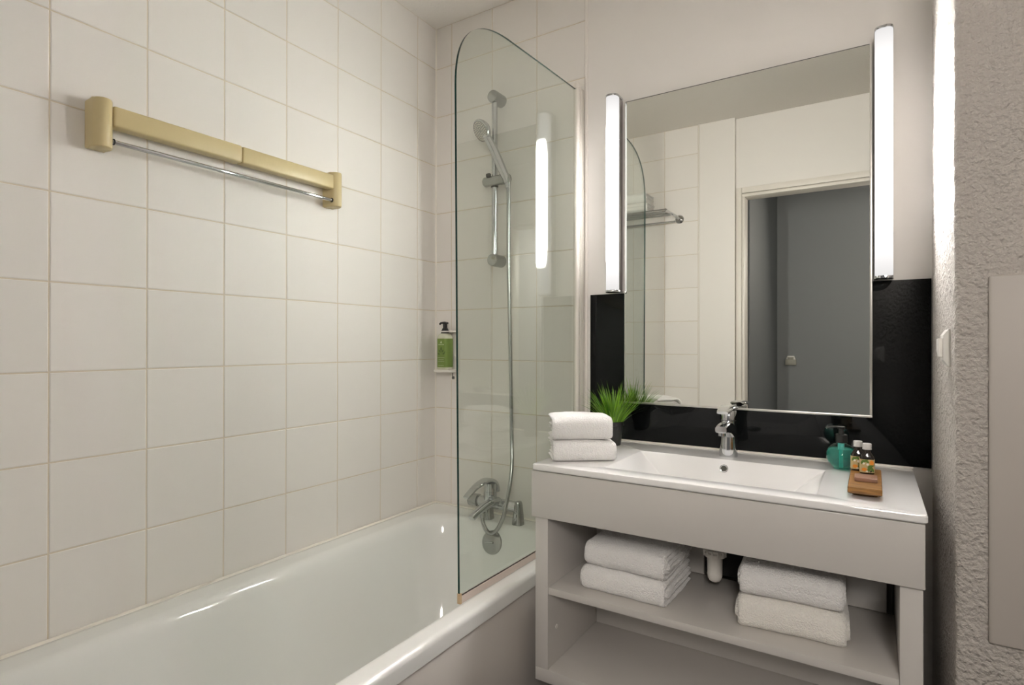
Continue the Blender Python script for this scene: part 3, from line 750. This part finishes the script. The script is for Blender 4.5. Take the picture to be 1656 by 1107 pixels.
def towel(loc, rz, w, dp, h, layers, label, group, m=M_towel, seed=1):
    o = bpy.data.objects.new('towel', towel_mesh('towel', w, dp, h, layers, m, seed)); COL.objects.link(o)
    o.location = loc; o.rotation_euler = (0, 0, rz)
    return tag(o, label, 'towel', group)
ZS = 0.5252
towel((0.832, -0.350, 0.8575), math.radians(36), 0.168, 0.120, 0.0575, 3, 'lower folded white hand towel on the washbasin top', 'folded hand towels on the washbasin', seed=1)
towel((0.826, -0.350, 0.9150), math.radians(35), 0.160, 0.120, 0.068, 3, 'upper folded white hand towel stacked beside the grass plant', 'folded hand towels on the washbasin', seed=2)
towel((0.987, -0.327, ZS), math.radians(-1.5), 0.228, 0.225, 0.064, 3, 'lower folded white towel on the shelf at the bathtub end', 'folded towels on the vanity shelf', seed=3)
towel((0.990, -0.324, ZS + 0.0655), math.radians(-1), 0.224, 0.225, 0.066, 3, 'upper folded white towel on the shelf at the bathtub end', 'folded towels on the vanity shelf', seed=4)
towel((1.370, -0.322, ZS), math.radians(3.5), 0.226, 0.205, 0.073, 3, 'lower folded cream-white towel on the shelf at the plaster pier end', 'folded towels on the vanity shelf', M_towel2, seed=5)
towel((1.371, -0.318, ZS + 0.0745), math.radians(2), 0.212, 0.205, 0.070, 3, 'upper folded white towel on the shelf at the plaster pier end', 'folded towels on the vanity shelf', seed=6)

# ------------------------------------------------------------------ grass plant in a black pot
PX, PY = 0.824, -0.098
plant = thing('grass_plant', 'small green grass plant in a black pot behind the hand towels', 'plant', (PX, PY, ZB))
lathe('pot', [(0.0, 0.0), (0.0235, 0.0), (0.0245, 0.002), (0.0315, 0.062), (0.0335, 0.063), (0.0340, 0.075), (0.0325, 0.076), (0.0315, 0.066), (0.0, 0.066)], (PX, PY, ZB + 0.0003), M_blackp, plant, n=36)
mg = bpy.data.materials.new('grass_green'); mg.use_nodes = True
nt = mg.node_tree; b = nt.nodes['Principled BSDF']; b.inputs['Roughness'].default_value = 0.4
ge = nt.nodes.new('ShaderNodeNewGeometry'); cr = nt.nodes.new('ShaderNodeValToRGB')
cr.color_ramp.elements[0].color = (0.035, 0.13, 0.006, 1); cr.color_ramp.elements[1].color = (0.25, 0.48, 0.03, 1)
nt.links.new(ge.outputs['Random Per Island'], cr.inputs[0]); nt.links.new(cr.outputs[0], b.inputs['Base Color'])
V = []; F = []
rng = random.Random(11)
for i in range(230):
    a = rng.uniform(0, 2 * PI); r0 = 0.026 * math.sqrt(rng.random())
    ln = rng.uniform(0.095, 0.158) * (1 - 0.12 * r0 / 0.026); lean = (r0 / 0.026) ** 1.1 * rng.uniform(0.35, 0.80) + rng.uniform(0, 0.12)
    bend = rng.uniform(0.1, 0.75) * (0.3 + r0 / 0.026); wd = rng.uniform(0.0017, 0.0031)
    p = Vector((PX + r0 * math.cos(a), PY + r0 * math.sin(a), ZB + 0.066)); th = lean
    dr = Vector((math.cos(a), math.sin(a), 0)); sd = Vector((-math.sin(a + rng.uniform(-.8, .8)), math.cos(a), 0)).normalized()
    base = len(V); nseg = 6
    for s_ in range(nseg + 1):
        w_ = wd * (1 - (s_ / nseg) ** 1.8) + 0.0001
        V += [p - sd * w_, p + sd * w_]
        stp = ln / nseg
        nx = p + (dr * math.sin(th) + Vector((0, 0, math.cos(th)))) * stp
        if nx.y > -0.016: nx.y = -0.016
        p = nx; th += bend / nseg
    for s_ in range(nseg): F.append((base + 2 * s_, base + 2 * s_ + 1, base + 2 * s_ + 3, base + 2 * s_ + 2))
put('grass_blades', V, F, mg, plant, smooth=True, kind='stuff')

# ------------------------------------------------------------------ teal soap dispenser
TXs, TYs = 1.4625, -0.110
td = thing('soap_dispenser', 'round teal soap dispenser with black pump on the washbasin top', 'soap dispenser', (TXs, TYs, ZB))
R0 = 0.0355
def ball(r, zc, a0, a1, k=18, fl=0.98):
    return [(r * math.cos(a0 + (a1 - a0) * i / k), zc + r * fl * math.sin(a0 + (a1 - a0) * i / k)) for i in range(k + 1)]
lathe('bottle', [(0.0, 0.0004), (0.019, 0.0006)] + ball(R0, 0.0345, -1.0, 1.18) + [(0.0125, 0.0695), (0.0125, 0.073)], (TXs, TYs, ZB), clear('bottle_glass', (0.93, 0.98, 0.97), 0.0, 1.45), td, n=40)
ml = bpy.data.materials.new('teal_liquid'); ml.use_nodes = True
b = ml.node_tree.nodes['Principled BSDF']; b.inputs['Base Color'].default_value = (0.10, 0.66, 0.55, 1)
b.inputs['Transmission Weight'].default_value = 0.80; b.inputs['Roughness'].default_value = 0.03; b.inputs['IOR'].default_value = 1.2
lathe('liquid', [(0.0, 0.003), (0.018, 0.0032)] + ball(R0 - 0.0016, 0.0345, -0.98, 0.62) + [(0.0, 0.0345 + (R0 - 0.0016) * 0.98 * math.sin(0.62))], (TXs, TYs, ZB), ml, td, n=36)
lathe('dip_tube', [(0.0, 0.006), (0.0042, 0.006), (0.0042, 0.050), (0.0075, 0.054), (0.0075, 0.068), (0.0, 0.068)], (TXs, TYs - 0.012, ZB), mat('tube_teal', (0.10, 0.50, 0.45), 0.3), td, n=18)
pm = lathe('pump', [(0.0, 0.0), (0.0140, 0.0), (0.0140, 0.019), (0.0128, 0.020), (0.0070, 0.021), (0.0060, 0.033), (0.0088, 0.034), (0.0088, 0.040), (0.0, 0.041)], (TXs, TYs, ZB + 0.0705), M_blackp, td, n=28)
sweep('nozzle', smooth_path([(TXs + 0.004, TYs - 0.002, 0.9655), (TXs - 0.012, TYs - 0.006, 0.9665), (TXs - 0.026, TYs - 0.009, 0.9655), (TXs - 0.034, TYs - 0.011, 0.962)], 4), [0.0065] * 4 + [0.0050] * 4 + [0.0036] * 5, M_blackp, pm, ry=0.0028, n=12)

# ------------------------------------------------------------------ wooden tray, soap bar, two small bottles
mw = bpy.data.materials.new('oiled_wood'); mw.use_nodes = True
nt = mw.node_tree; b = nt.nodes['Principled BSDF']; b.inputs['Roughness'].default_value = 0.45
tc = nt.nodes.new('ShaderNodeTexCoord'); mpn = nt.nodes.new('ShaderNodeMapping'); mpn.inputs['Scale'].default_value = (14, 140, 140)
nz_ = nt.nodes.new('ShaderNodeTexNoise'); nz_.inputs['Scale'].default_value = 1.6; nz_.inputs['Detail'].default_value = 6
cr = nt.nodes.new('ShaderNodeValToRGB'); cr.color_ramp.elements[0].position = 0.3; cr.color_ramp.elements[1].position = 0.72
cr.color_ramp.elements[0].color = (0.13, 0.058, 0.012, 1); cr.color_ramp.elements[1].color = (0.36, 0.175, 0.038, 1)
nt.links.new(tc.outputs['Object'], mpn.inputs[0]); nt.links.new(mpn.outputs[0], nz_.inputs['Vector']); nt.links.new(nz_.outputs['Fac'], cr.inputs[0]); nt.links.new(cr.outputs[0], b.inputs['Base Color'])
wt = thing('wooden_tray', 'small brown wooden tray with soap and bottles on the washbasin top', 'tray', (1.516, -0.30, ZB))
bm = loft_bm([rrect(1.4885, 1.5450, -0.410, -0.196, 0.002, 0.8645, 2), rrect(1.4865, 1.5490, -0.417, -0.189, 0.002, 0.8680, 2), rrect(1.4865, 1.5490, -0.4175, -0.1885, 0.002, 0.8780, 2), rrect(1.4875, 1.5480, -0.4165, -0.1895, 0.002, 0.8795, 2)])
put_bm('board', bm, mw, wt, angle=35)
for ya, yb in ((-0.385, -0.372), (-0.235, -0.222)):
    box('foot', (1.494, ya, ZB + 0.0003), (1.541, yb, 0.8644), mw, wt, bevel=0.001)
soap = box('soap_bar', (1.4975, -0.354, 0.8797), (1.5405, -0.306, 0.8885), mat('soap_brown', (0.27, 0.145, 0.095), 0.45), bevel=0.0015, loc=(1.519, -0.33, 0.8797))
tag(soap, 'flat pinkish-brown soap bar on the wooden tray', 'soap')

M_amber = mat('dark_bottle', (0.016, 0.011, 0.008), 0.08, coat=0.3)
M_cap = mat('silver_cap', (0.80, 0.79, 0.77), 0.35, metal=0.6)
def mini(xc, yc, rz, label):
    z0 = 0.8797
    mb = thing('mini_bottle', label, 'bottle', (xc, yc, z0), 'small dark toiletry bottles on the tray')
    Rm = Matrix.Rotation(rz, 3, 'Z')
    w, dd = 0.0295, 0.021
    def lp_(w, dd, r, z): return [Rm @ Vector((p.x, p.y, 0)) + Vector((xc, yc, z0 + z)) for p in rrect(-w / 2, w / 2, -dd / 2, dd / 2, r, 0, 5)]
    put_bm('bottle_body', loft_bm([lp_(w - 0.002, dd - 0.002, 0.006, 0), lp_(w, dd, 0.007, 0.0015), lp_(w, dd, 0.007, 0.036), lp_(w - 0.002, dd - 0.001, 0.007, 0.040), lp_(0.019, 0.0165, 0.0078, 0.047), lp_(0.0155, 0.0155, 0.0075, 0.050), lp_(0.0155, 0.0155, 0.0075, 0.056)]), M_amber, mb, angle=40)
    lathe('cap', [(0.0, 0.0), (0.0095, 0.0), (0.0095, 0.003), (0.0088, 0.0035), (0.0088, 0.0045), (0.0095, 0.005), (0.0095, 0.0125), (0.0085, 0.0135), (0.0, 0.0135)], (xc, yc, z0 + 0.0565), M_cap, mb, n=28)
    y_ = -dd / 2 - 0.0004
    lab = put_bm('label', loft_bm([lp_(w + 0.0008, dd + 0.0008, 0.0072, 0.0035), lp_(w + 0.0008, dd + 0.0008, 0.0072, 0.034)]), mat('label_cream', (0.50, 0.38, 0.18), 0.5), mb, angle=40)
    def decal(nm, shapes, m_):
        bm = bmesh.new()
        for kk, pts in enumerate(shapes):
            bm.faces.new([bm.verts.new(Rm @ Vector((a, y_ - 0.00015 - 0.00005 * kk, 0)) + Vector((xc, yc, z0 + c))) for a, c in pts])
        put_bm(nm, bm, m_, lab, kind='stuff')
    circ = lambda cx, cz, rx, rz_, n_=16: [(cx + rx * math.cos(2 * PI * i / n_), cz + rz_ * math.sin(2 * PI * i / n_)) for i in range(n_)]
    leaf = lambda cx, cz, a, s_: [(cx + s_ * (u * math.cos(a) - v * math.sin(a)), cz + s_ * (u * math.sin(a) + v * math.cos(a))) for u, v in ((-1, 0), (-0.4, -0.4), (0.3, -0.35), (1, 0), (0.3, 0.35), (-0.4, 0.4))]
    decal('orange_print', [circ(0.0085, 0.0265, 0.0042, 0.0062), circ(-0.006, 0.0105, 0.0055, 0.0042)], mat('print_orange', (0.75, 0.26, 0.02), 0.5))
    decal('leaf_print', [leaf(-0.004, 0.0305, 0.5, 0.0072), leaf(-0.001, 0.0295, 2.6, 0.006), leaf(0.0065, 0.0185, 0.4, 0.0075), leaf(0.004, 0.0135, 1.3, 0.0085), leaf(0.0095, 0.012, 2.0, 0.007), leaf(-0.010, 0.028, 1.2, 0.006)], mat('print_green', (0.09, 0.17, 0.02), 0.5))
    decal('dark_print', [leaf(0.008, 0.008, 0.9, 0.0048), leaf(0.003, 0.0065, 1.2, 0.003)], mat('print_dark', (0.02, 0.025, 0.015), 0.5))
    decal('pale_print', [circ(-0.0075, 0.0245, 0.003, 0.0026, 8), circ(0.0005, 0.0225, 0.0026, 0.0028, 8), circ(0.0, 0.0065, 0.0035, 0.002, 8)], mat('print_pale', (0.80, 0.76, 0.66), 0.5))
mini(1.5205, -0.250, math.radians(4), 'front dark mini bottle with orange label and silver cap, nearest the soap bar')
mini(1.5015, -0.219, math.radians(4), 'rear dark mini bottle with silver cap, partly behind its twin')

# ------------------------------------------------------------------ light switch and access panel on the pier
sw = thing('light_switch', 'white rocker light switch on the side of the plaster pier', 'switch', (XR, -0.375, 1.176))
pb = bmesh.new()
def yz(y0, y1, z0, z1, x): return [Vector((x, y0, z0)), Vector((x, y1, z0)), Vector((x, y1, z1)), Vector((x, y0, z1))]
pb = loft_bm([yz(-0.413, -0.340, 1.139, 1.212, XR + 0.001), yz(-0.413, -0.340, 1.139, 1.212, XR - 0.0035), yz(-0.404, -0.349, 1.151, 1.200, XR - 0.0115)])
put_bm('plate', pb, M_whiteplastic, sw)
put_bm('rocker', loft_bm([yz(-0.398, -0.355, 1.157, 1.194, XR - 0.011), yz(-0.398, -0.355, 1.157, 1.194, XR - 0.0165), yz(-0.396, -0.357, 1.170, 1.192, XR - 0.019)]), M_whiteplastic, sw)
pn = box('access_panel', (1.7095, YP - 0.010, 0.642), (2.15, YP + 0.002, 1.307), mat('panel_paint', (0.44, 0.405, 0.37), 0.5, bump=(35, 0.06, 0.003)), bevel=0.004, seg=3)
tag(pn, 'smooth painted access panel on the front of the plaster pier', 'panel')

# ------------------------------------------------------------------ seen in the mirror: towel shelf over the tub, hallway box
rk = thing('towel_rack', 'chrome wall towel rack over the bathtub, seen in the mirror', 'towel rack', (0.33, YT, 1.93))
for xx in (0.543, 0.06):
    lathe('wall_flange', [(0.0, 0.0), (0.026, 0.0), (0.026, 0.005), (0.021, 0.010), (0.0, 0.010)], (xx, YT + 0.0004, 1.936), M_chrome, rk, axis=(0, 1, 0), n=28)
    inw = -1 if xx > 0.3 else 1
    sweep('arm', smooth_path([(xx, YT + 0.009, 1.936), (xx + inw * 0.006, YT + 0.035, 1.944), (xx + inw * 0.02, YT + 0.07, 1.955), (xx + inw * 0.022, YT + 0.14, 1.955), (xx + inw * 0.022, YT + 0.215, 1.955)], 5), 0.0085, M_chrome, rk, n=14)
for k_ in range(4):
    yy = YT + 0.075 + 0.0467 * k_
    sweep('bar', [(0.075, yy, 1.955), (0.528, yy, 1.955)], 0.0065, M_chrome, rk, n=12)
sweep('hanging_bar', [(0.075, YT + 0.05, 1.916), (0.528, YT + 0.05, 1.916)], 0.0065, M_chrome, rk, n=12)
towel((0.24, YT + 0.145, 1.9635), math.radians(180), 0.34, 0.15, 0.056, 3, 'lower white towel on the chrome rack in the mirror', 'towels on the wall rack', seed=8)
towel((0.24, YT + 0.145, 2.0205), math.radians(180), 0.33, 0.15, 0.056, 3, 'upper white towel on the chrome rack in the mirror', 'towels on the wall rack', seed=9)

hb = thing('card_switch', 'small grey-white box on the grey hallway wall, seen in the mirror', 'switch', (1.012, HY, 1.058))
box('body', (0.975, HY + 0.0003, 1.024), (1.049, HY + 0.022, 1.066), M_socket, hb, bevel=0.002)
extrude_poly('top_plate', [(0.979, 1.0665), (1.045, 1.0665), (1.034, 1.094), (0.990, 1.094)], 'y', HY + 0.0003, HY + 0.012, M_whiteplastic, hb, bevel=0.001)
box('insert', (0.993, HY + 0.0125, 1.0667), (1.031, HY + 0.019, 1.086), M_socket, hb, bevel=0.001)
